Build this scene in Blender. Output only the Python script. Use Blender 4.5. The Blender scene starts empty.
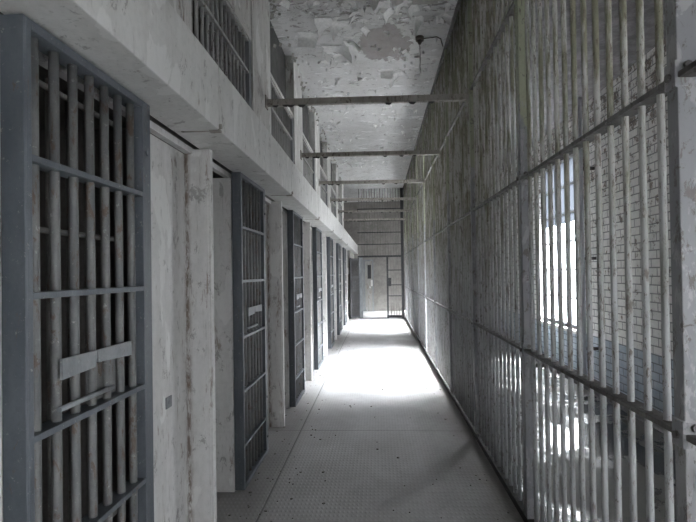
import bpy, bmesh, math, random
from mathutils import Vector, Matrix

random.seed(7)
S = bpy.context.scene
COL = S.collection
R = math.radians

# ------------------------------------------------------------------ materials
class N:
    """small node-graph helper"""
    def __init__(self, name):
        self.m = bpy.data.materials.new(name); self.m.use_nodes = True
        self.t = self.m.node_tree; self.t.nodes.clear()
        self.out = self.t.nodes.new('ShaderNodeOutputMaterial')
    def n(self, typ, **kw):
        x = self.t.nodes.new(typ)
        for k, v in kw.items(): setattr(x, k, v)
        return x
    def l(self, a, b): self.t.links.new(a, b)
    def val(self, sock, v):
        if hasattr(v, 'is_output') or hasattr(v, 'links'): self.l(v, sock)
        else: sock.default_value = v
    def math(self, op, a, b=0.0, c=None, clamp=False):
        x = self.n('ShaderNodeMath', operation=op); x.use_clamp = clamp
        self.val(x.inputs[0], a); self.val(x.inputs[1], b)
        if c is not None: self.val(x.inputs[2], c)
        return x.outputs[0]
    def pos(self):
        g = self.n('ShaderNodeNewGeometry'); return g.outputs['Position']
    def xyz(self, v):
        s = self.n('ShaderNodeSeparateXYZ'); self.l(v, s.inputs[0]); return s.outputs
    def scaled(self, v, s, off=(0, 0, 0)):
        m = self.n('ShaderNodeMapping'); self.l(v, m.inputs['Vector'])
        m.inputs['Scale'].default_value = s; m.inputs['Location'].default_value = off
        return m.outputs[0]
    def noise(self, v, scale, detail=6, rough=.6, dist=0.0):
        x = self.n('ShaderNodeTexNoise'); self.l(v, x.inputs['Vector'])
        x.inputs['Scale'].default_value = scale; x.inputs['Detail'].default_value = detail
        x.inputs['Roughness'].default_value = rough; x.inputs['Distortion'].default_value = dist
        return x.outputs['Fac']
    def voro(self, v, scale, feature='F1', out='Distance'):
        x = self.n('ShaderNodeTexVoronoi', feature=feature); self.l(v, x.inputs['Vector'])
        x.inputs['Scale'].default_value = scale
        return x.outputs[out]
    def step(self, f, lo, hi):
        x = self.n('ShaderNodeMapRange'); x.clamp = True
        self.val(x.inputs['Value'], f); x.inputs['From Min'].default_value = lo; x.inputs['From Max'].default_value = hi
        return x.outputs['Result']
    def mix(self, f, a, b):
        x = self.n('ShaderNodeMix', data_type='RGBA'); self.val(x.inputs[0], f)
        for s, v in ((x.inputs[6], a), (x.inputs[7], b)):
            if isinstance(v, tuple): s.default_value = (*v, 1) if len(v) == 3 else v
            else: self.l(v, s)
        return x.outputs[2]
    def finish(self, col, rough=.7, metal=0.0, bump=None, bstr=.3, bdist=.01, spec=.4):
        p = self.n('ShaderNodeBsdfPrincipled')
        if isinstance(col, tuple): p.inputs['Base Color'].default_value = (*col, 1)
        else: self.l(col, p.inputs['Base Color'])
        self.val(p.inputs['Roughness'], rough); self.val(p.inputs['Metallic'], metal)
        p.inputs['Specular IOR Level'].default_value = spec
        if bump is not None:
            b = self.n('ShaderNodeBump'); b.inputs['Strength'].default_value = bstr
            b.inputs['Distance'].default_value = bdist
            self.l(bump, b.inputs['Height']); self.l(b.outputs[0], p.inputs['Normal'])
        self.l(p.outputs[0], self.out.inputs['Surface'])
        return self.m

P = 2.17                      # cell pitch
def painted_wall(name, base, dirt, rust=.60, chipc=(.16, .15, .14), joint=None):
    n = N(name); p = n.pos()
    streak = n.noise(n.scaled(p, (3, 3, .5)), 2.2, 8, .65)
    fine = n.noise(p, 26, 8, .7)
    c = n.mix(n.step(streak, .35, .75), base, dirt)
    c = n.mix(n.math('MULTIPLY', n.step(fine, .45, .75), .35), c, tuple(v * .55 for v in base))
    chips = n.step(n.noise(n.scaled(p, (1, 1, .6)), 11, 10, .78, .4), .575, .605)
    c = n.mix(n.math('MULTIPLY', chips, .55), c, chipc)
    scr = n.step(n.noise(n.scaled(p, (7, 7, .6)), 7, 8, .75), .59, .64)
    c = n.mix(n.math('MULTIPLY', scr, .35), c, chipc)
    pale = n.step(n.noise(n.scaled(p, (2.2, 2.2, 1.1), (5, 2, 1)), 1.9, 5, .5, .4), .60, .615)
    c = n.mix(n.math('MULTIPLY', pale, .7), c, (.74, .735, .72))
    rs = n.step(n.noise(n.scaled(p, (4, 4, 1)), 3.1, 9, .75, .3), rust, rust + .06)
    c = n.mix(n.math('MULTIPLY', rs, .6), c, (.15, .085, .05))
    if joint:
        # rust and cracked paint creeping out of the joint between panel and pier
        y = n.xyz(p)[1]
        fr = n.math('ABSOLUTE', n.math('SUBTRACT', n.math('FRACT', n.math('ADD', n.math('DIVIDE', n.math('SUBTRACT', y, joint), P), .5)), .5))
        jn = n.math('MULTIPLY', n.step(fr, .018, .0), n.step(n.noise(n.scaled(p, (4, 4, 1.2)), 9, 9, .75), .44, .56))
        jn = n.math('MULTIPLY', jn, n.step(n.xyz(p)[0], -1.085, -1.115))
        c = n.mix(n.math('MULTIPLY', jn, .85), c, (.14, .085, .055))
    h = n.math('ADD', n.math('MULTIPLY', fine, .3), n.math('MULTIPLY', chips, -.7))
    return n.finish(c, .62, bump=h, bstr=.35, bdist=.006)

M_white = painted_wall('chipped white paint', (.67, .66, .65), (.52, .508, .492), .585, joint=2.875)
M_fascia = painted_wall('white beam paint', (.67, .665, .65), (.56, .55, .53), .63)
M_inner = painted_wall('dull cell paint', (.34, .335, .32), (.22, .21, .195), .55)
M_upper = painted_wall('upper wall paint', (.60, .59, .57), (.45, .44, .415), .57)

def metal_paint(name, base, alt, rustc=(.085, .055, .038), rust=.6, bump=.3, rough=.5):
    n = N(name); p = n.pos()
    a = n.noise(n.scaled(p, (5, 5, 1.6)), 2.4, 7, .65)
    f = n.noise(p, 60, 8, .7)
    c = n.mix(n.step(a, .38, .68), base, alt)
    c = n.mix(n.math('MULTIPLY', n.step(f, .5, .8), .4), c, tuple(v * .5 for v in base))
    r = n.step(n.noise(n.scaled(p, (6, 6, 2.2)), 4.0, 10, .78, .5), rust, rust + .05)
    c = n.mix(n.math('MULTIPLY', r, .85), c, rustc)
    w = n.step(n.noise(p, 45, 8, .75, .3), .61, .64)
    c = n.mix(n.math('MULTIPLY', w, .6), c, (.33, .33, .32))
    h = n.math('ADD', f, n.math('MULTIPLY', r, -.6))
    return n.finish(c, rough, bump=h, bstr=bump, bdist=.004)

M_door = metal_paint('slate door paint', (.072, .082, .094), (.105, .115, .128))
M_doorbar = metal_paint('worn door bar paint', (.095, .098, .10), (.165, .165, .158), rust=.54)
M_plate = metal_paint('lock plate paint', (.17, .18, .19), (.26, .27, .28), rust=.63)
M_grille = metal_paint('old cell grille paint', (.29, .287, .28), (.38, .372, .355), rust=.56)
M_front = metal_paint('dark cell front paint', (.085, .083, .08), (.15, .145, .135), rust=.54)
M_beam = metal_paint('rusty crossbeam steel', (.27, .25, .225), (.36, .34, .31), (.10, .078, .06), .54, .4, .8)
M_rail = metal_paint('rusty rail steel', (.075, .07, .066), (.15, .145, .14), (.045, .033, .026), .53, .4, .7)
M_gate = metal_paint('dark gate paint', (.016, .017, .019), (.034, .035, .038))
M_gatebar = metal_paint('gate grille paint', (.13, .125, .115), (.2, .19, .175))
M_pipe = metal_paint('pale pipe paint', (.70, .73, .77), (.58, .62, .67), rust=.7)

def bar_paint():
    n = N('peeling cage bar paint'); p = n.pos(); x, y, z = n.xyz(p)
    lo = n.noise(n.scaled(p, (9, 9, 1.5)), 2.0, 6, .6)
    grey = n.mix(n.step(lo, .35, .7), (.40, .40, .40), (.26, .262, .265))
    old = n.mix(n.step(n.noise(n.scaled(p, (7, 7, 1.1), (3, 1, 2)), 1.9, 7, .7), .44, .56),
                (.43, .418, .395), (.185, .18, .13))
    hi = n.step(n.math('ADD', z, n.math('MULTIPLY', n.math('SUBTRACT', lo, .5), 2.2)), 1.2, 2.3)
    c = n.mix(hi, grey, old)
    chip = n.step(n.noise(n.scaled(p, (3, 3, 1)), 22, 9, .75, .4), .565, .60)
    c = n.mix(n.math('MULTIPLY', chip, .8), c, (.10, .078, .06))
    r = n.step(n.noise(n.scaled(p, (8, 8, 2)), 3.2, 9, .75), .56, .62)
    c = n.mix(n.math('MULTIPLY', r, .75), c, (.11, .085, .07))
    return n.finish(c, .62, bump=n.math('MULTIPLY', chip, -1), bstr=.4, bdist=.003, spec=.25)
M_bar = bar_paint()

def post_paint():
    n = N('flaking cage post paint'); p = n.pos(); x, y, z = n.xyz(p)
    a = n.noise(n.scaled(p, (6, 6, 2.5)), 2.2, 7, .65, .4)
    c = n.mix(n.step(a, .44, .47), (.27, .268, .27), (.195, .195, .205))
    ol = n.math('MULTIPLY', n.step(n.math('ADD', z, n.math('MULTIPLY', a, 1.2)), 3.05, 3.1), .9)
    c = n.mix(ol, c, (.27, .285, .20))
    chip = n.step(n.noise(n.scaled(p, (2, 2, 1)), 14, 9, .75, .5), .565, .585)
    c = n.mix(n.math('MULTIPLY', chip, .8), c, (.10, .085, .075))
    return n.finish(c, .5, bump=n.math('SUBTRACT', a, chip), bstr=.4, bdist=.004)
M_post = post_paint()

def ceiling_mat():
    n = N('peeling ceiling paint'); p = n.pos(); x, y, z = n.xyz(p)
    big = n.noise(n.scaled(p, (1.6, .9, 1)), 1.6, 8, .65, .3)
    fine = n.noise(n.scaled(p, (1, .7, 1)), 9, 9, .72, .5)
    c = n.mix(n.step(big, .38, .66), (.60, .598, .595), (.49, .485, .48))
    # layers of torn paint
    lay = n.math('MULTIPLY', n.step(n.noise(n.scaled(p, (1, 1.9, 1)), 4.4, 9, .66, .5), .545, .555), n.step(y, 7.6, 5.6))
    c = n.mix(lay, c, (.47, .465, .46))
    pale = n.step(n.noise(n.scaled(p, (1, 2.2, 1), (4, 7, 0)), 3.0, 7, .55, .5), .64, .65)
    c = n.mix(pale, c, (.78, .78, .78))
    edge = n.step(n.math('ABSOLUTE', n.math('SUBTRACT', n.noise(n.scaled(p, (1, 1.9, 1)), 4.4, 9, .66, .5), .55)), .008, .0)
    c = n.mix(n.math('MULTIPLY', edge, .7), c, (.13, .12, .11))
    dk = n.step(n.math('ADD', n.noise(n.scaled(p, (1, 1.5, 1), (1, 2, 0)), 6.5, 10, .75, .4), n.math('MULTIPLY', n.step(y, 5.9, 4.9), .085)), .59, .615)
    c = n.mix(n.math('MULTIPLY', dk, .75), c, (.12, .105, .095))
    # bare patch where the plaster skin has come away
    dx = n.math('DIVIDE', n.math('SUBTRACT', x, .12), .30); dy = n.math('DIVIDE', n.math('SUBTRACT', y, 6.22), .50)
    d = n.math('ADD', n.math('POWER', dx, 2.0), n.math('POWER', dy, 2.0))
    d = n.math('ADD', d, n.math('MULTIPLY', n.math('SUBTRACT', n.noise(n.scaled(p, (1, .7, 1)), 4.5, 8, .65, .3), .5), 4.0))
    c = n.mix(n.step(d, 1.02, .94), c, n.mix(n.step(fine, .4, .65), (.29, .27, .26), (.21, .195, .187)))
    h = n.math('ADD', n.math('MULTIPLY', lay, -.7), n.math('ADD', fine, n.math('MULTIPLY', dk, -.5)))
    return n.finish(c, .8, bump=h, bstr=.5, bdist=.015, spec=.2)
M_ceil = ceiling_mat()

def floor_mat():
    n = N('worn tread plate floor'); p = n.pos(); x, y, z = n.xyz(p)
    k = math.pi / .029
    u = n.math('SINE', n.math('MULTIPLY', n.math('ADD', x, n.math('MULTIPLY', y, .55)), k))
    v = n.math('SINE', n.math('MULTIPLY', n.math('SUBTRACT', x, n.math('MULTIPLY', y, .55)), k))
    lug = n.step(n.math('MULTIPLY', u, v), .25, .7)
    big = n.noise(n.scaled(p, (1, .7, 1)), 1.5, 8, .65, .3)
    fine = n.noise(p, 24, 8, .7)
    c = n.mix(n.step(big, .36, .66), (.53, .524, .527), (.40, .392, .388))
    c = n.mix(n.math('MULTIPLY', lug, .5), c, (.50, .50, .505))
    c = n.mix(n.math('MULTIPLY', n.step(fine, .5, .75), .35), c, (.17, .155, .14))
    # dusty brown strips along both sides; the wider right one also paints in shade
    wob = n.math('MULTIPLY', n.math('SUBTRACT', big, .5), .25)
    ls = n.step(n.math('ADD', x, wob), -.70, -.86); rs = n.step(n.math('ADD', x, wob), .30, .80)
    c = n.mix(n.math('MULTIPLY', n.math('MAXIMUM', n.math('MULTIPLY', ls, .6), rs), .8), c, (.125, .112, .10))
    # plate seams
    s1 = n.step(n.math('ABSOLUTE', n.math('ADD', x, .79)), .009, .004)
    fr = n.math('FRACT', n.math('DIVIDE', n.math('ADD', y, 1.56), 3.25))
    s2 = n.math('MULTIPLY', n.step(n.math('ABSOLUTE', n.math('SUBTRACT', fr, .5)), .497, .4985), 1.0)
    s2 = n.math('MULTIPLY', n.step(n.math('ABSOLUTE', n.math('SUBTRACT', fr, .0)), .003, .0015), 1.0)
    seam = n.math('MAXIMUM', s1, s2)
    c = n.mix(n.math('MULTIPLY', seam, .7), c, (.07, .065, .06))
    sp = n.step(n.noise(p, 22, 9, .75, .3), .72, .76)
    c = n.mix(n.math('MULTIPLY', sp, .5), c, (.12, .10, .085))
    h = n.math('SUBTRACT', n.math('ADD', n.math('MULTIPLY', lug, .5), n.math('MULTIPLY', fine, .3)), seam)
    rough = n.math('ADD', .42, n.math('MULTIPLY', big, .3))
    return n.finish(c, rough, bump=h, bstr=.5, bdist=.006, spec=.45)
M_floor = floor_mat()

def wet_floor():
    n = N('wet concrete'); p = n.pos()
    big = n.noise(n.scaled(p, (1, .6, 1)), 1.6, 9, .68, .4)
    wet = n.step(big, .44, .52)
    c = n.mix(wet, (.20, .195, .185), (.05, .05, .05))
    rough = n.math('SUBTRACT', .75, n.math('MULTIPLY', wet, .60))
    fine = n.math('MULTIPLY', n.noise(p, 20, 8, .7), n.math('SUBTRACT', 1.0, wet))
    return n.finish(c, rough, bump=fine, bstr=.4, bdist=.01, spec=.6)
M_wet = wet_floor()

def brick_mat():
    n = N('painted brick'); p = n.pos(); x, y, z = n.xyz(p)
    cmb = n.n('ShaderNodeCombineXYZ'); n.l(y, cmb.inputs[0]); n.l(z, cmb.inputs[1])
    b = n.n('ShaderNodeTexBrick'); n.l(cmb.outputs[0], b.inputs['Vector'])
    b.inputs['Scale'].default_value = 1.0
    b.inputs['Brick Width'].default_value = .22; b.inputs['Row Height'].default_value = .092
    b.inputs['Mortar Size'].default_value = .008; b.inputs['Mortar Smooth'].default_value = .3
    w = n.noise(n.scaled(p, (1, 1, 1)), 7, 9, .75, .3)
    white = n.mix(n.step(w, .35, .65), (.80, .785, .77), (.64, .63, .615))
    hole = n.step(n.math('ADD', w, n.math('MULTIPLY', n.step(z, .9, 3.6), .10)), .61, .63)
    white = n.mix(n.math('MULTIPLY', hole, .9), white, (.17, .13, .11))
    blue = n.mix(n.step(w, .35, .65), (.27, .33, .41), (.38, .42, .47))
    c = n.mix(n.step(z, .66, .64), white, blue)
    c = n.mix(n.math('MULTIPLY', b.outputs['Fac'], .75), c, (.09, .09, .10))
    h = n.math('SUBTRACT', n.math('MULTIPLY', w, .3), b.outputs['Fac'])
    return n.finish(c, .6, bump=h, bstr=.6, bdist=.01)
M_brick = brick_mat()

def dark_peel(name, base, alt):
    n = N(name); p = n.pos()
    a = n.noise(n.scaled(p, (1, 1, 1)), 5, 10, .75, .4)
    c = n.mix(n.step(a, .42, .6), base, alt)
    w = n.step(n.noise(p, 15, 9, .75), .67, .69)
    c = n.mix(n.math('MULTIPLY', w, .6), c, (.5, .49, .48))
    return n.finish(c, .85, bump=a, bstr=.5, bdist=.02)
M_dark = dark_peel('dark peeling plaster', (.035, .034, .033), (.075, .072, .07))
M_outceil = dark_peel('stained outer ceiling', (.14, .13, .135), (.24, .23, .24))

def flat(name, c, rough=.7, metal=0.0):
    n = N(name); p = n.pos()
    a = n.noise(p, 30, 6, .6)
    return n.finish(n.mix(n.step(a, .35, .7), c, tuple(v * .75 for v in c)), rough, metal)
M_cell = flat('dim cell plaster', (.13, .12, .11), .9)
M_flake = flat('loose paint flakes', (.86, .855, .84), .7)
M_debris = flat('fallen paint chips', (.27, .255, .235), .8)
M_fix = flat('rusted lamp box', (.10, .085, .072), .8)
M_pale = flat('pale painted wood', (.42, .41, .38), .8)
M_frame = flat('window frame paint', (.35, .36, .37), .5)
M_curb = flat('dark sill steel', (.045, .042, .04), .8)
M_brown = dark_peel('brown end wall plaster', (.24, .227, .213), (.18, .168, .157))

def pane_mat():
    n = N('dusty window glass')
    t = n.n('ShaderNodeBsdfTransparent'); t.inputs[0].default_value = (.93, .96, .98, 1)
    g = n.n('ShaderNodeBsdfGlossy'); g.inputs['Roughness'].default_value = .05
    mx = n.n('ShaderNodeMixShader'); mx.inputs[0].default_value = .06
    n.l(t.outputs[0], mx.inputs[1]); n.l(g.outputs[0], mx.inputs[2]); n.l(mx.outputs[0], n.out.inputs['Surface'])
    return n.m
M_pane = pane_mat()
def dusty_mat():
    n = N('whitewashed window glass')
    t = n.n('ShaderNodeBsdfTransparent'); t.inputs[0].default_value = (.9, .93, .97, 1)
    d = n.n('ShaderNodeBsdfTranslucent'); d.inputs[0].default_value = (.05, .054, .06, 1)
    mx = n.n('ShaderNodeMixShader'); mx.inputs[0].default_value = .99
    n.l(t.outputs[0], mx.inputs[1]); n.l(d.outputs[0], mx.inputs[2]); n.l(mx.outputs[0], n.out.inputs['Surface'])
    return n.m
M_dusty = dusty_mat()

# ------------------------------------------------------------------ mesh builder
class MB:
    def __init__(s): s.v = []; s.f = []; s.sm = []
    def box(s, x0, x1, y0, y1, z0, z1):
        b = len(s.v)
        s.v += [(x, y, z) for x in (x0, x1) for y in (y0, y1) for z in (z0, z1)]
        for q in ((0, 1, 3, 2), (4, 6, 7, 5), (0, 4, 5, 1), (2, 3, 7, 6), (0, 2, 6, 4), (1, 5, 7, 3)):
            s.f.append(tuple(b + i for i in q)); s.sm.append(False)
        return s
    def tube(s, p0, p1, r, n=12, r2=None, caps=True):
        p0 = Vector(p0); p1 = Vector(p1); d = (p1 - p0).normalized()
        a = d.orthogonal().normalized(); c = d.cross(a); b = len(s.v)
        r2 = r if r2 is None else r2
        m = max(1, int((p1 - p0).length / .4))          # rings along a long bar
        for q in range(m + 1):
            p = p0.lerp(p1, q / m); rr = r + (r2 - r) * q / m
            for i in range(n):
                t = 2 * math.pi * i / n
                s.v.append(tuple(p + a * (math.cos(t) * rr) + c * (math.sin(t) * rr)))
        for q in range(m):
            for i in range(n):
                j = (i + 1) % n; e = b + q * n
                s.f.append((e + i, e + j, e + n + j, e + n + i)); s.sm.append(True)
        if caps:
            s.f.append(tuple(b + n - 1 - i for i in range(n))); s.sm.append(False)
            s.f.append(tuple(b + m * n + i for i in range(n))); s.sm.append(False)
        return s
    def path(s, pts, r, n=8):
        for a, b in zip(pts[:-1], pts[1:]): s.tube(a, b, r, n)
        return s
    def prism(s, poly, x0, x1, axis='x'):
        """closed polygon extruded along an axis (poly in the two other axes)"""
        b = len(s.v); n = len(poly)
        for t in (x0, x1):
            for (p, q) in poly:
                s.v.append({'x': (t, p, q), 'y': (p, t, q), 'z': (p, q, t)}[axis])
        for i in range(n):
            j = (i + 1) % n
            s.f.append((b + i, b + j, b + n + j, b + n + i)); s.sm.append(False)
        s.f.append(tuple(b + n - 1 - i for i in range(n))); s.f.append(tuple(b + n + i for i in range(n)))
        s.sm += [False, False]
        return s
    def build(s, name, mat, parent=None, bevel=0, origin=(0, 0, 0)):
        me = bpy.data.meshes.new(name)
        o = Vector(origin)
        me.from_pydata([tuple(Vector(v) - o) for v in s.v], [], s.f)
        me.polygons.foreach_set('use_smooth', s.sm)
        me.materials.append(mat)
        bm = bmesh.new(); bm.from_mesh(me); bmesh.ops.recalc_face_normals(bm, faces=bm.faces); bm.to_mesh(me); bm.free()
        ob = bpy.data.objects.new(name, me); COL.objects.link(ob)
        ob.location = o
        if parent: ob.parent = parent
        if bevel:
            md = ob.modifiers.new('bevel', 'BEVEL'); md.width = bevel; md.segments = 2; md.limit_method = 'ANGLE'
        return ob

def thing(name, label, cat, loc, group=None, rz=0):
    o = bpy.data.objects.new(name, None); COL.objects.link(o); o.empty_display_size = .1
    o.location = loc; o.rotation_euler.z = rz
    return tag(o, label, cat, group)
def tag(o, label, cat, group=None, kind=None):
    o['label'] = label; o['category'] = cat
    if group: o['group'] = group
    if kind: o['kind'] = kind
    return o
def struct(name, mb, mat, bevel=0, label=None):
    o = mb.build(name, mat, None, bevel); o['kind'] = 'structure'
    if label: o['label'] = label
    return o
def copy_tree(o, parent=None):
    c = o.copy(); COL.objects.link(c)
    if parent: c.parent = parent
    for ch in list(o.children): copy_tree(ch, c)
    return c
ORD = ['nearest', 'second', 'third', 'fourth', 'fifth', 'sixth', 'seventh', 'eighth', 'ninth', 'tenth', 'eleventh', 'twelfth']

# ------------------------------------------------------------------ dimensions (metres; y runs down the corridor)
EYE = 1.56
PD = 2.21                     # door pitch
XW, XD, XP, XF = -1.125, -.975, -.975, -.808   # cell wall, door face, pilaster face, walkway beam face
XU = -1.055                    # upper tier pillar face
XC = .907                     # cage plane
XO = 2.9                      # outer brick wall
ZS, ZT, ZC = 2.305, 2.64, 4.39 # soffit, beam top, ceiling
ZO = 3.85                     # outer corridor ceiling
YB, YG, YE = -4.0, 16.95, 20.1
BACK = -2.7

# ------------------------------------------------------------------ shell
struct('floor', MB().box(BACK, .93, YB, YE + .1, -.12, 0), M_floor)
struct('floor_outer', MB().box(.93, XO + .25, YB, YE + .1, -.12, -.015), M_wet)
struct('ceiling', MB().box(-2.7, .99, YB, YE + .1, ZC, ZC + .12), M_ceil)
struct('ceiling_outer', MB().box(.95, XO + .25, YB, YE + .1, ZO, ZO + .12), M_outceil)
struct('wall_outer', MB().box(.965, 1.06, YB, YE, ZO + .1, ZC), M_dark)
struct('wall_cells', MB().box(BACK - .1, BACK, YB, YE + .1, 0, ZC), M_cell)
struct('wall_back', MB().box(BACK, XO, YB - .1, YB, 0, ZC), M_inner)
struct('wall_front', MB().box(BACK, XO, YE, YE + .1, 0, ZC), M_brown)

# outer brick wall with window openings
WZ0, WZ1 = .66, 3.35
WHS = [.68, .85, .85, .3]
WY = [-1.2, 8.35, 14.7, 18.7]
mb = MB()
mb.box(XO, XO + .25, YB, YE + .1, -.1, WZ0).box(XO, XO + .25, YB, YE + .1, WZ1, ZO + .1)
ys = [YB] + sum([[w - h, w + h] for w, h in zip(WY, WHS)], []) + [YE + .1]
for a, b in zip(ys[::2], ys[1::2]): mb.box(XO, XO + .25, a, b, WZ0, WZ1)
struct('wall_right', mb, M_brick)
for i, w in enumerate(WY):
    f = MB(); WH = WHS[i]
    f.box(XO + .10, XO + .16, w - WH, w + WH, WZ0, WZ0 + .05).box(XO + .10, XO + .16, w - WH, w + WH, WZ1 - .05, WZ1)
    for t in (-1, -.34, .34, 1):
        yy = w + t * (WH - .025); f.box(XO + .10, XO + .16, yy - .02, yy + .02, WZ0, WZ1)
    for k in range(1, 6):
        zz = WZ0 + (WZ1 - WZ0) * k / 6; f.box(XO + .11, XO + .15, w - WH, w + WH, zz - .014, zz + .014)
    fo = struct('window_%d' % (i + 1), f, M_frame)
    MB().box(XO + .128, XO + .132, w - WH + .01, w + WH - .01, WZ0 + .02, 2.30).build('pane', M_pane, fo)
    MB().box(XO + .128, XO + .132, w - WH + .01, w + WH - .01, 2.30, WZ1 - .02).build('pane', M_dusty, fo)
    MB().box(XO - .04, XO + .10, w - WH - .05, w + WH + .05, WZ0 - .05, WZ0).build('window_sill', M_white, fo)

# ------------------------------------------------------------------ left: lower tier of cells
NB = 7
def fascia_bar(k): return 2.537 + P * k
for k in range(-3, 7):
    a, b = fascia_bar(k - 1) + .005, fascia_bar(k) - .005
    if k == 6: b = YE
    mb = MB().box(XF - .24, XF, a, b, ZS, ZT)
    struct('trim_%d' % (k + 4), mb, M_fascia, .004, 'white painted walkway beam segment over the cell doors')
# rusty seam bolts at the beam joints
bolt = None
for k in range(-1, 6):
    yj = fascia_bar(k)
    mb = MB().box(XF - .2, XF + .003, yj - .006, yj + .006, ZS - .003, ZS + .004)
    mb.tube((XF + .012, yj, ZS + .02), (XF - .03, yj, ZS + .02), .014, 8)
    mb.box(XF - .05, XF + .006, yj - .018, yj + .018, ZS - .008, ZS + .004)
    o = mb.build('beam_bracket', M_beam)
    tag(o, 'small rusty bracket under the %s beam joint from the camera' % ORD[k + 1], 'bracket', 'rusty brackets under the walkway beam joints')
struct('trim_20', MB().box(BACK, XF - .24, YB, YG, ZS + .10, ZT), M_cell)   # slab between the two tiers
# head rail of the cell fronts
struct('trim_21', MB().box(-1.12, -1.08, YB, YG - .6, ZS - .035, ZS + .0), M_white)
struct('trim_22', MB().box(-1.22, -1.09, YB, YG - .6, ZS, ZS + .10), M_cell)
for k in range(-1, NB):
    y0 = 2.873 + P * k
    # solid wall panel beside the pilaster
    struct('wall_left', MB().box(XW - .06, XW, y0 - .50, y0 + .10, 0, ZS - .036), M_white)
    # pilaster, a boxed pier with a cover plate on its face edge
    mb = MB().box(XW - .0, XP, y0, y0 + .05, 0, ZS - .008)
    mb.box(XW + .02, XP - .012, y0 - .006, y0, .0, ZS - .02)
    struct('trim_%d' % (30 + k), mb, M_white, .004, 'chipped white pier between two cell doors')
    # jamb where the next doorway ends
    j = 1.325 + PD * (k + 1)
    struct('trim_%d' % (40 + k), MB().box(-1.36, -1.05, j, j + .07, 0, ZS - .05), M_white, .003, 'white door jamb at the far side of an open cell doorway')
    # partition between cells
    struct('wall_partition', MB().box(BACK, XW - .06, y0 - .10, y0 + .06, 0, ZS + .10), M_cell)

# sliding barred cell door
DW, DH, RB = .775, 2.295, .0155
CRZ = [.32, .71, 1.10, 1.507, 1.90]
def make_door():
    root = thing('cell_door', '', 'cell door', (XD, 1.40, 0), 'barred sliding cell doors')
    d = -.07
    MB().box(d, 0, 0, .012, .015, DH).box(d, -.0, .012, .032, .015, DH).build('stile', M_door, root, .002)
    MB().box(d, 0, DW - .072, DW, .015, DH).build('stile', M_door, root, .002)
    MB().box(d, 0, .032, DW - .072, DH - .03, DH).build('top_rail', M_door, root, .002)
    MB().box(d, 0, .032, DW - .072, .015, .05).build('bottom_rail', M_door, root, .002)
    for z in CRZ:
        MB().box(d + .004, 0, .032, DW - .072, z - .010, z + .010).build('crossbar', M_door, root, .002)
    for i in range(7):
        y = .084 + .0965 * i
        MB().tube((-.034, y, .05), (-.034, y, DH - .03), RB, 14).build('bar', M_doorbar, root)
    # torn lock plate on the bars, with the blank plate and the bolt rod behind it
    lp = MB()
    lp.prism([(.155, 1.243), (.335, 1.249), (.338, 1.262), (.347, 1.305), (.155, 1.307)], -.006, .004, 'x')
    lp.prism([(.352, 1.262), (.585, 1.249), (.585, 1.305), (.349, 1.305)], -.006, .004, 'x')
    lp.box(-.004, .001, .33, .36, 1.275, 1.290)
    lp.build('lock_plate', M_plate, root, .001)
    MB().box(-.05, -.042, .36, .55, 1.115, 1.245).build('blank_plate', M_doorbar, root, .002)
    MB().tube((-.012, .16, 1.150), (-.012, .47, 1.150), .009, 10).build('bolt_rod', M_plate, root)
    for z in (.16, .5, 2.08):
        mb = MB()
        mb.tube((.0, DW - .036, z), (.008, DW - .036, z), .012, 8)
        mb.build('rivet', M_door, root)
    return root
dr = make_door()
dlabels = ['nearest grey barred cell door with torn lock plate, at the left edge']
dlabels += ['%s grey barred sliding cell door counted from the camera, along left wall' % ORD[i] for i in range(1, NB)]
for k in range(NB):
    o = dr if k == 0 else copy_tree(dr)
    o.location = (XD, 1.328 + PD * k, 0); o['label'] = dlabels[k]

# fixed grille of the cell front behind each door
def make_front():
    root = thing('cell_front_grille', '', 'grille', (-1.10, 1.49, 0), 'fixed grilles of the cell fronts')
    for z in (.03, .55, 1.05, 1.72, 2.22):
        MB().tube((-.02, 0, z), (-.02, .69, z), .011, 8).build('crossbar', M_front, root)
    for i in range(6):
        y = .06 + .115 * i
        MB().tube((-.04, y, .0), (-.04, y, ZS - .04), .0125, 10).build('bar', M_front, root)
    return root
fr = make_front()
for k in range(NB):
    o = fr if k == 0 else copy_tree(fr)
    o.location = (-1.12, 1.415 + PD * k, 0)
    o['label'] = 'fixed bar grille of cell front behind the %s sliding door from the camera' % ORD[k]

# small keyhole cover on the first white panel
mb = MB().box(XW - .001, XW + .006, 2.57, 2.64, .855, .915).tube((XW + .005, 2.605, .885), (XW + .010, 2.605, .885), .012, 10)
tag(mb.build('keyhole_cover', M_plate, None, .001), 'small square metal cover on the first white wall panel', 'lock cover')

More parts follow.
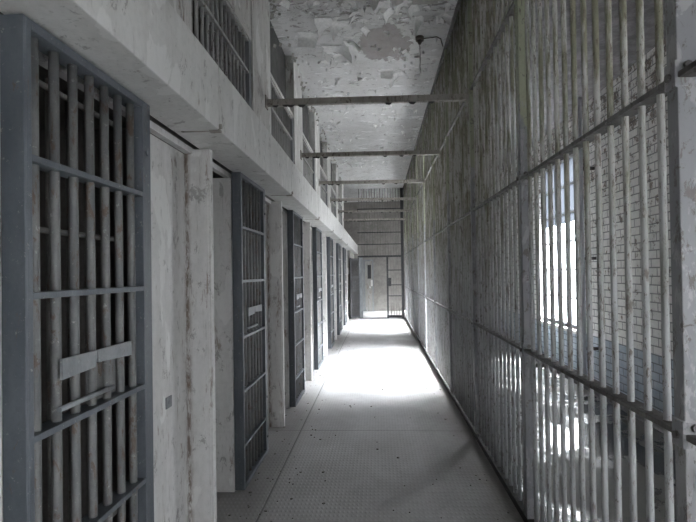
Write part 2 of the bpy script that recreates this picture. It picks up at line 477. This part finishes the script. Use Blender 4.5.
# ------------------------------------------------------------------ left: upper tier
ub = 4.26 - 2 * 2.16
for k in range(-1, 8):
    a = ub + 2.16 * k; b = a + .72
    b = min(b, YG)
    struct('wall_left', MB().box(XU - .22, XU, a, b, ZT, ZC), M_upper)
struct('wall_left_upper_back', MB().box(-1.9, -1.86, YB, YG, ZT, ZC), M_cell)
for k in range(-1, 7):
    a = ub + 2.16 * k + .72; b = ub + 2.16 * (k + 1)
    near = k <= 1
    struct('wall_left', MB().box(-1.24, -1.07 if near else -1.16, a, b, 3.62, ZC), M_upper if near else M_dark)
    struct('trim_%d' % (60 + k), MB().box(-1.24, -1.065, a, b, 3.575, 3.62), M_upper, .003)
def make_upper():
    L = 1.44
    root = thing('upper_bar_panel', '', 'bar panel', (-1.10, 0, ZT), 'barred openings of the upper tier')
    top = 3.575 - ZT
    MB().box(-.02, .02, 0, .04, 0, top).build('stile', M_grille, root, .002)
    MB().box(-.02, .03, L - .07, L, 0, top).build('stile', M_plate, root, .002)
    for z in (.02, .64, top - .02):
        MB().box(-.02, .028, .04, L - .07, z - .012, z + .012).build('rail', M_grille, root, .002)
    for i in range(13):
        y = .10 + .1 * i
        MB().tube((0, y, .0), (0, y, top), .0135, 10).build('bar', M_grille, root)
    return root
up = make_upper()
for n, k in enumerate(range(1, 7)):
    o = up if n == 0 else copy_tree(up)
    o.location = (-1.10, ub + 2.16 * k + .72, ZT)
    o['label'] = '%s barred opening of the upper tier from the camera, above white beam' % ORD[n]
# crumbling plaster and torn paint along the upper left edge
def flake(mb, c, sx, sy, curl, rot, up=-1):
    b = len(mb.v); nx, ny = 3, 3
    ca, sa = math.cos(rot), math.sin(rot)
    ax = random.random() * math.pi
    for i in range(nx + 1):
        for j in range(ny + 1):
            u, v = i / nx - .5, j / ny - .5
            rr = 1 + (random.random() - .5) * .5
            x, y = u * sx * rr, v * sy * rr
            w = max(0, math.cos(ax) * u + math.sin(ax) * v)
            z = up * (curl * (w * 2) ** 2 + .002)
            mb.v.append((c[0] + ca * x - sa * y, c[1] + sa * x + ca * y, c[2] + z))
    for i in range(nx):
        for j in range(ny):
            q = b + i * (ny + 1) + j
            mb.f.append((q, q + ny + 1, q + ny + 2, q + 1)); mb.sm.append(True)
mb = MB()
for i in range(420):
    y = 4.6 + (random.random() ** 2.2) * 9
    x = -.98 + random.random() * 1.8
    s = .015 + .06 * random.random() ** 2.5
    flake(mb, (x, y, ZC - .001), s * 1.8, s * .9, .012 + .03 * random.random(), random.random() * 6.3)
for (x, y, sx, sy) in ((-.52, 5.55, .26, .10), (-.38, 5.62, .2, .08), (-.46, 6.25, .34, .12), (-.28, 6.12, .2, .1), (-.80, 5.9, .2, .13),
                       (.18, 5.4, .14, .12), (.3, 5.25, .12, .1), (.08, 5.25, .16, .1), (.42, 5.35, .1, .1), (.25, 5.05, .15, .1),
                       (-.05, 5.1, .15, .1), (.5, 5.6, .1, .09), (.16, 7.0, .2, .08), (.3, 7.15, .22, .08)):
    flake(mb, (x, y, ZC - .008), sx, sy * 1.4, .09, random.random() * .6 - .3)
tag(mb.build('ceiling_paint_flakes', M_flake), 'pale curled paint flakes peeling off the grey ceiling', 'paint flakes', None, 'stuff')
mb = MB()
for i in range(150):
    y = 3.4 + random.random() ** 1.4 * 11
    z = ZC - .01 - random.random() ** 2 * .22
    x = -1.052 + .02 * random.random() if random.random() < .6 else -1.155
    s = .01 + .028 * random.random() ** 2
    b = len(mb.v)
    p = [(0, -s, -s), (.012, s, -s * .6), (.022, s * .8, s), (.006, -s * .7, s * .8)]
    mb.v += [(x + a * 1.5, y + b_ * 1.2, z + c_) for a, b_, c_ in p]
    mb.f.append((b, b + 1, b + 2, b + 3)); mb.sm.append(False)
tag(mb.build('wall_paint_flakes', M_debris), 'ragged paint shreds along the top of the upper left wall', 'paint flakes', None, 'stuff')

# ------------------------------------------------------------------ crossbeams under the ceiling
def make_beam():
    root = thing('crossbeam', '', 'crossbeam', (0, 0, 0), 'rusty crossbeams spanning the corridor')
    L0, L1 = XU + .0, .859
    mb = MB().box(L0, L1, -.028, .028, .024, .034).box(L0, L1, -.026, -.018, -.016, .034).box(L0, L1, .018, .026, -.016, .034).box(L0, L1, -.028, .028, -.022, -.014)
    mb.build('channel', M_beam, root)
    MB().box(L0, L0 + .012, -.05, .05, -.05, .07).build('end_plate', M_beam, root, .002)
    MB().box(L1, L1 + .012, -.05, .05, -.05, .07).build('end_plate', M_beam, root, .002)
    rr = random.Random(3)
    for i in range(7):
        x = L0 + .06 + (.07 + .05 * rr.random()) * i if i < 4 else rr.random() * .6
        q = .015 + .02 * rr.random(); yy = -.02 + .03 * rr.random()
        MB().prism([(x, -.02), (x + q * 2.5, -.02), (x + q * 1.6, -.022 - q * .7), (x + q * .5, -.022 - q * .5)], yy, yy + .012, 'y').build('rust_scale', M_curb, root)
    return root
be = make_beam()
for k in range(6):
    o = be if k == 0 else copy_tree(be)
    o.location = (0, 4.76 + 2.17 * k, 3.195); o.rotation_euler.y = .008
    o['label'] = '%s rusty crossbeam from the camera, spanning corridor below peeling ceiling' % ORD[k]

# ceiling lamp box with its conduit and hanging wire
root = thing('ceiling_junction_box', 'rusted round lamp box with hanging wire on the peeling ceiling', 'junction box', (.545, 6.05, ZC))
MB().tube((0, 0, 0), (0, 0, -.045), .05, 18).build('box', M_fix, root)
MB().tube((0, 0, -.045), (0, 0, -.09), .036, 14, .016).build('socket', M_fix, root)
MB().path([(0, 0, -.10), (.004, .0, -.22), (.0, .01, -.36), (.008, .0, -.44)], .0035, 6).build('wire', M_fix, root)
MB().path([(.05, 0, -.02), (.14, .0, -.015), (.2, -.03, -.02), (.245, -.06, -.06), (.268, -.07, -.16)], .006, 8).build('conduit', M_fix, root)
mb = MB().box(.40, .66, 5.08, 5.20, ZC - .06, ZC).box(.60, .72, 5.10, 5.17, ZC - .05, ZC - .005)
tag(mb.build('ceiling_block', M_pale, None, .004), 'pale wooden block fixed to the ceiling near the cage top', 'block')

# ------------------------------------------------------------------ right: the cage
PR = 1.6; PY = 1.53
RZ = [1.07, 2.12, 3.25]
NPAN = 10
struct('trim_80', MB().box(.878, .936, YB, YG, 0, .05), M_curb)                 # steel sill under the bars
struct('trim_81', MB().box(.875, .94, YB, YG, ZC - .05, ZC), M_rail)            # head angle at the ceiling
def make_panel():
    root = thing('cage_bar_panel', '', 'bar panel', (XC, PY, 0), 'bar panels of the right-hand cage')
    for z in RZ:
        MB().box(-.03, .03, .03, PR - .03, z - .009, z + .009).build('rail', M_rail, root, .002)
    for i in range(13):
        y = PR / 14 * (i + 1)
        MB().tube((0, y, .05), (0, y, ZC - .05), .0122, 12).build('bar', M_bar, root)
    return root
pn = make_panel()
def make_post():
    root = thing('cage_post', '', 'post', (XC, PY, 0), 'square posts of the right-hand cage')
    MB().box(-.03, .03, -.027, .027, .05, ZC - .05).build('shaft', M_post, root, .003)
    for z in RZ:
        cl = MB().box(-.037, .037, -.0285, .0285, z - .035, z + .045).build('collar', M_post, root, .003)
        mb = MB()
        mb.tube((-.002, -.0285, z + .027), (-.002, -.038, z + .027), .012, 6)
        mb.build('bolt', M_rail, cl)
        MB().tube((-.037, 0, z), (-.047, 0, z), .012, 6).build('bolt', M_rail, cl)
    return root
po = make_post()
first = True
for n in range(NPAN):
    o = po if n == 0 else copy_tree(po)
    o.location = (XC, PY + PR * n, 0)
    o['label'] = ('flaking square cage post at the right edge' if n == 0 else
                  '%s flaking square post of the cage, counted from the right edge' % ORD[n])
for n in range(9):
    o = pn if n == 0 else copy_tree(pn)
    o.location = (XC, PY + PR * n, 0)
    o['label'] = '%s panel of peeling round bars from the camera, in right-hand cage' % ORD[n]
# short last panel up to the gate
root = thing('cage_bar_panel', 'short last panel of peeling bars beside the end gate, right-hand cage', 'bar panel', (XC, PY + 9 * PR, 0), 'bar panels of the right-hand cage')
for z in RZ: MB().box(-.03, .03, .03, .98, z - .009, z + .009).build('rail', M_rail, root, .002)
for i in range(8):
    MB().tube((0, PR / 14 * (i + 1), .05), (0, PR / 14 * (i + 1), ZC - .05), .0122, 12).build('bar', M_bar, root)
# cage continues behind the camera
root = thing('cage_bar_panel', 'panel of bars beside the camera, beyond the right edge', 'bar panel', (XC, PY - PR, 0), 'bar panels of the right-hand cage')
for z in RZ: MB().box(-.03, .03, 0, PR - .03, z - .009, z + .009).build('rail', M_rail, root, .002)
for i in range(14):
    MB().tube((0, PR / 14 * i, .05), (0, PR / 14 * i, ZC - .05), .0122, 12).build('bar', M_bar, root)

# pipes in the outer corridor
mb = MB().tube((2.72, 6.85, -.01), (2.72, 6.85, ZO - .002), .035, 16)
o = mb.build('water_pipe', M_pipe); tag(o, 'pale blue upright pipe beside the bright window', 'pipe')
for z in (.5, 1.7, 2.9):
    MB().box(2.71, XO, 6.83, 6.87, z - .02, z + .02).build('pipe_clamp', M_rail, o)
mb = MB().tube((1.02, -1, .985), (1.02, 7.0, .985), .021, 12)
o = mb.build('handrail_pipe', M_post); tag(o, 'horizontal pale pipe just behind the lower cage rail', 'pipe')
for y in (1.47, 3.07, 4.67, 6.27):
    MB().box(.93, 1.02, y - .012, y + .012, .975, .995).build('pipe_bracket', M_rail, o)

# ------------------------------------------------------------------ end gate
root = thing('end_gate', 'dark barred grille and gate frame closing the far end of corridor', 'gate', (0, YG, 0))
ZG = 2.09
MB().box(-.68, .80, -.03, .03, ZG - .03, ZG + .03).build('lintel', M_gate, root, .002)
for (a, b, zt) in ((-.64, -.52, ZG), (.285, .345, ZG)):
    MB().box(a, b, -.03, .03, 0, zt - .03).build('stile', M_gate if a > 0 else M_plate, root, .002)
MB().box(.78, .872, -.04, .04, 0, ZC).build('end_post', M_gate, root, .002)
MB().box(.345, .78, -.02, .02, .02, .10).build('bottom_rail', M_gate, root)
MB().box(-.64, .30, -.03, .03, 0, .014).build('threshold', M_gate, root)
for z in (.75, 1.12, 1.62): MB().box(.345, .78, -.02, .02, z - .015, z + .015).build('crossbar', M_gate, root)
for i in range(4): MB().tube((.43 + .09 * i, 0, .1), (.43 + .09 * i, 0, ZG - .03), .011, 8).build('bar', M_gatebar, root)
MB().box(.345, .44, -.03, .03, 1.08, 1.36).build('lock_box', M_gate, root, .003)
for i in range(16):
    x = -.62 + .0893 * i
    MB().tube((x, 0, ZG + .03), (x, 0, ZC), .011, 8).build('upper_bar', M_gatebar, root)
for z in (2.5, 2.9, 3.3, 3.7, 4.05): MB().box(-.68, .78, -.018, .018, z - .014, z + .014).build('upper_rail', M_gate, root)
# the leaf swung back against the cells
root = thing('gate_leaf', 'dark barred gate leaf standing open at the far left end', 'gate leaf', (-.64, YG - .06, 0), None, R(180 + 35))
W = .36
for (a, b) in ((0, .04), (W - .04, W)): MB().box(a, b, -.02, .02, .02, ZG - .04).build('stile', M_gate, root)
for z in (.06, .5, .95, 1.4, 2.0): MB().box(.04, W - .04, -.018, .018, z - .03, z + .03).build('rail', M_gate, root)
for i in range(6): MB().tube((.07 + .045 * i, 0, .06), (.07 + .045 * i, 0, 2.0), .012, 8).build('bar', M_gate, root)
MB().box(.16, .30, -.03, .03, 1.05, 1.25).build('lock_box', M_gate, root)
MB().box(.04, W - .04, -.004, .004, .09, 1.97).build('darkening_sheet', M_curb, root)  # sheet added behind the bars to make the open leaf read solid dark
# steel door in the end wall, left of centre
dd = MB().box(-.60, -.52, YE - .06, YE, 0, 2.06).box(-.24, -.18, YE - .06, YE, 0, 2.06).box(-.52, -.24, YE - .06, YE, 2.0, 2.06)
do = struct('door_1', dd, M_plate)
MB().box(-.52, -.24, YE - .04, YE, .01, 2.0).build('door_leaf', M_inner, do)
MB().box(-.42, -.28, YE - .055, YE - .03, 1.3, 1.85).build('door_window', M_gate, do)
MB().box(-.30, -.22, YE - .085, YE - .04, 1.0, 1.25).build('lock_box', M_white, do)
struct('wall_end_left', MB().box(-1.5, -.95, YG - .05, YE, 0, ZS), M_inner)

# ------------------------------------------------------------------ fallen chips on the floor
mb = MB()
for i in range(300):
    side = random.random()
    if side < .55: x = -.62 - random.random() * .42
    elif side < .75: x = .60 + random.random() * .27
    else: x = -.6 + 1.3 * random.random()
    y = 2.2 + random.random() ** 1.6 * 11
    s = .004 + .010 * random.random() ** 3
    a = random.random() * 6.3; b = len(mb.v); h = .003 + .006 * random.random()
    k = random.randint(4, 6)
    ring = [(x + math.cos(a + 6.283 * t / k) * s * (.7 + .6 * random.random()), y + math.sin(a + 6.283 * t / k) * s * (.7 + .6 * random.random())) for t in range(k)]
    mb.prism(ring, 0.0005, h, 'z')
tag(mb.build('floor_paint_chips', M_debris), 'small fallen paint chips scattered over the grey floor', 'debris', None, 'stuff')

# ------------------------------------------------------------------ light: overcast daylight through the windows
w = bpy.data.worlds.new('overcast sky'); S.world = w; w.use_nodes = True
nt = w.node_tree; bg = nt.nodes['Background']
tc = nt.nodes.new('ShaderNodeTexCoord'); sp = nt.nodes.new('ShaderNodeSeparateXYZ'); rp = nt.nodes.new('ShaderNodeValToRGB')
nt.links.new(tc.outputs['Generated'], sp.inputs[0]); nt.links.new(sp.outputs[2], rp.inputs[0]); nt.links.new(rp.outputs[0], bg.inputs['Color'])
rp.color_ramp.elements[0].position = 0.0; rp.color_ramp.elements[0].color = (.50, .488, .485, 1)
rp.color_ramp.elements[1].position = .06; rp.color_ramp.elements[1].color = (1.0, .982, .985, 1)
bg.inputs['Strength'].default_value = 44
sl = bpy.data.lights.new('hazy_sun', 'SUN'); sl.angle = R(62); sl.energy = 430
so = bpy.data.objects.new('hazy_sun', sl); COL.objects.link(so); so.location = (12, 8, 12); so.rotation_euler = (0, R(43), 0)
for i, wy in enumerate(WY):
    L = bpy.data.lights.new('window_portal', 'AREA'); L.shape = 'RECTANGLE'; L.size = WZ1 - WZ0; L.size_y = 2 * WHS[i]
    L.cycles.is_portal = True
    o = bpy.data.objects.new('window_portal', L); COL.objects.link(o)
    o.location = (XO + .24, wy, (WZ0 + WZ1) / 2); o.rotation_euler = (0, R(90), 0)

# ------------------------------------------------------------------ camera
F = 500.0
cam = bpy.data.cameras.new('camera'); co = bpy.data.objects.new('camera', cam); COL.objects.link(co)
cam.sensor_width = 36; cam.lens = 36 * F / 696; cam.clip_start = .02
yaw = math.atan(30 / F); pitch = math.atan(5.5 / F); roll = .015; cam.shift_y = 6 / 696
m = Matrix.Rotation(yaw, 4, 'Z') @ Matrix.Rotation(math.pi / 2 + pitch, 4, 'X') @ Matrix.Rotation(-roll, 4, 'Z')
m.translation = (0, 0, EYE); co.matrix_world = m
S.camera = co

for o in S.objects:                       # long smooth bars: keep shadow rays at the surface
    if o.type == 'MESH': o.cycles.shadow_terminator_geometry_offset = 0.0

S.view_settings.view_transform = 'Standard'; S.view_settings.look = 'None'
S.view_settings.gamma = 1; S.view_settings.use_curve_mapping = False
S.view_settings.exposure = 0.5
S.cycles.max_bounces = 10; S.cycles.diffuse_bounces = 7; S.cycles.glossy_bounces = 4; S.cycles.transparent_max_bounces = 12
S.cycles.caustics_reflective = False; S.cycles.caustics_refractive = False
S.cycles.sample_clamp_indirect = 8
S.cycles.use_denoising = True
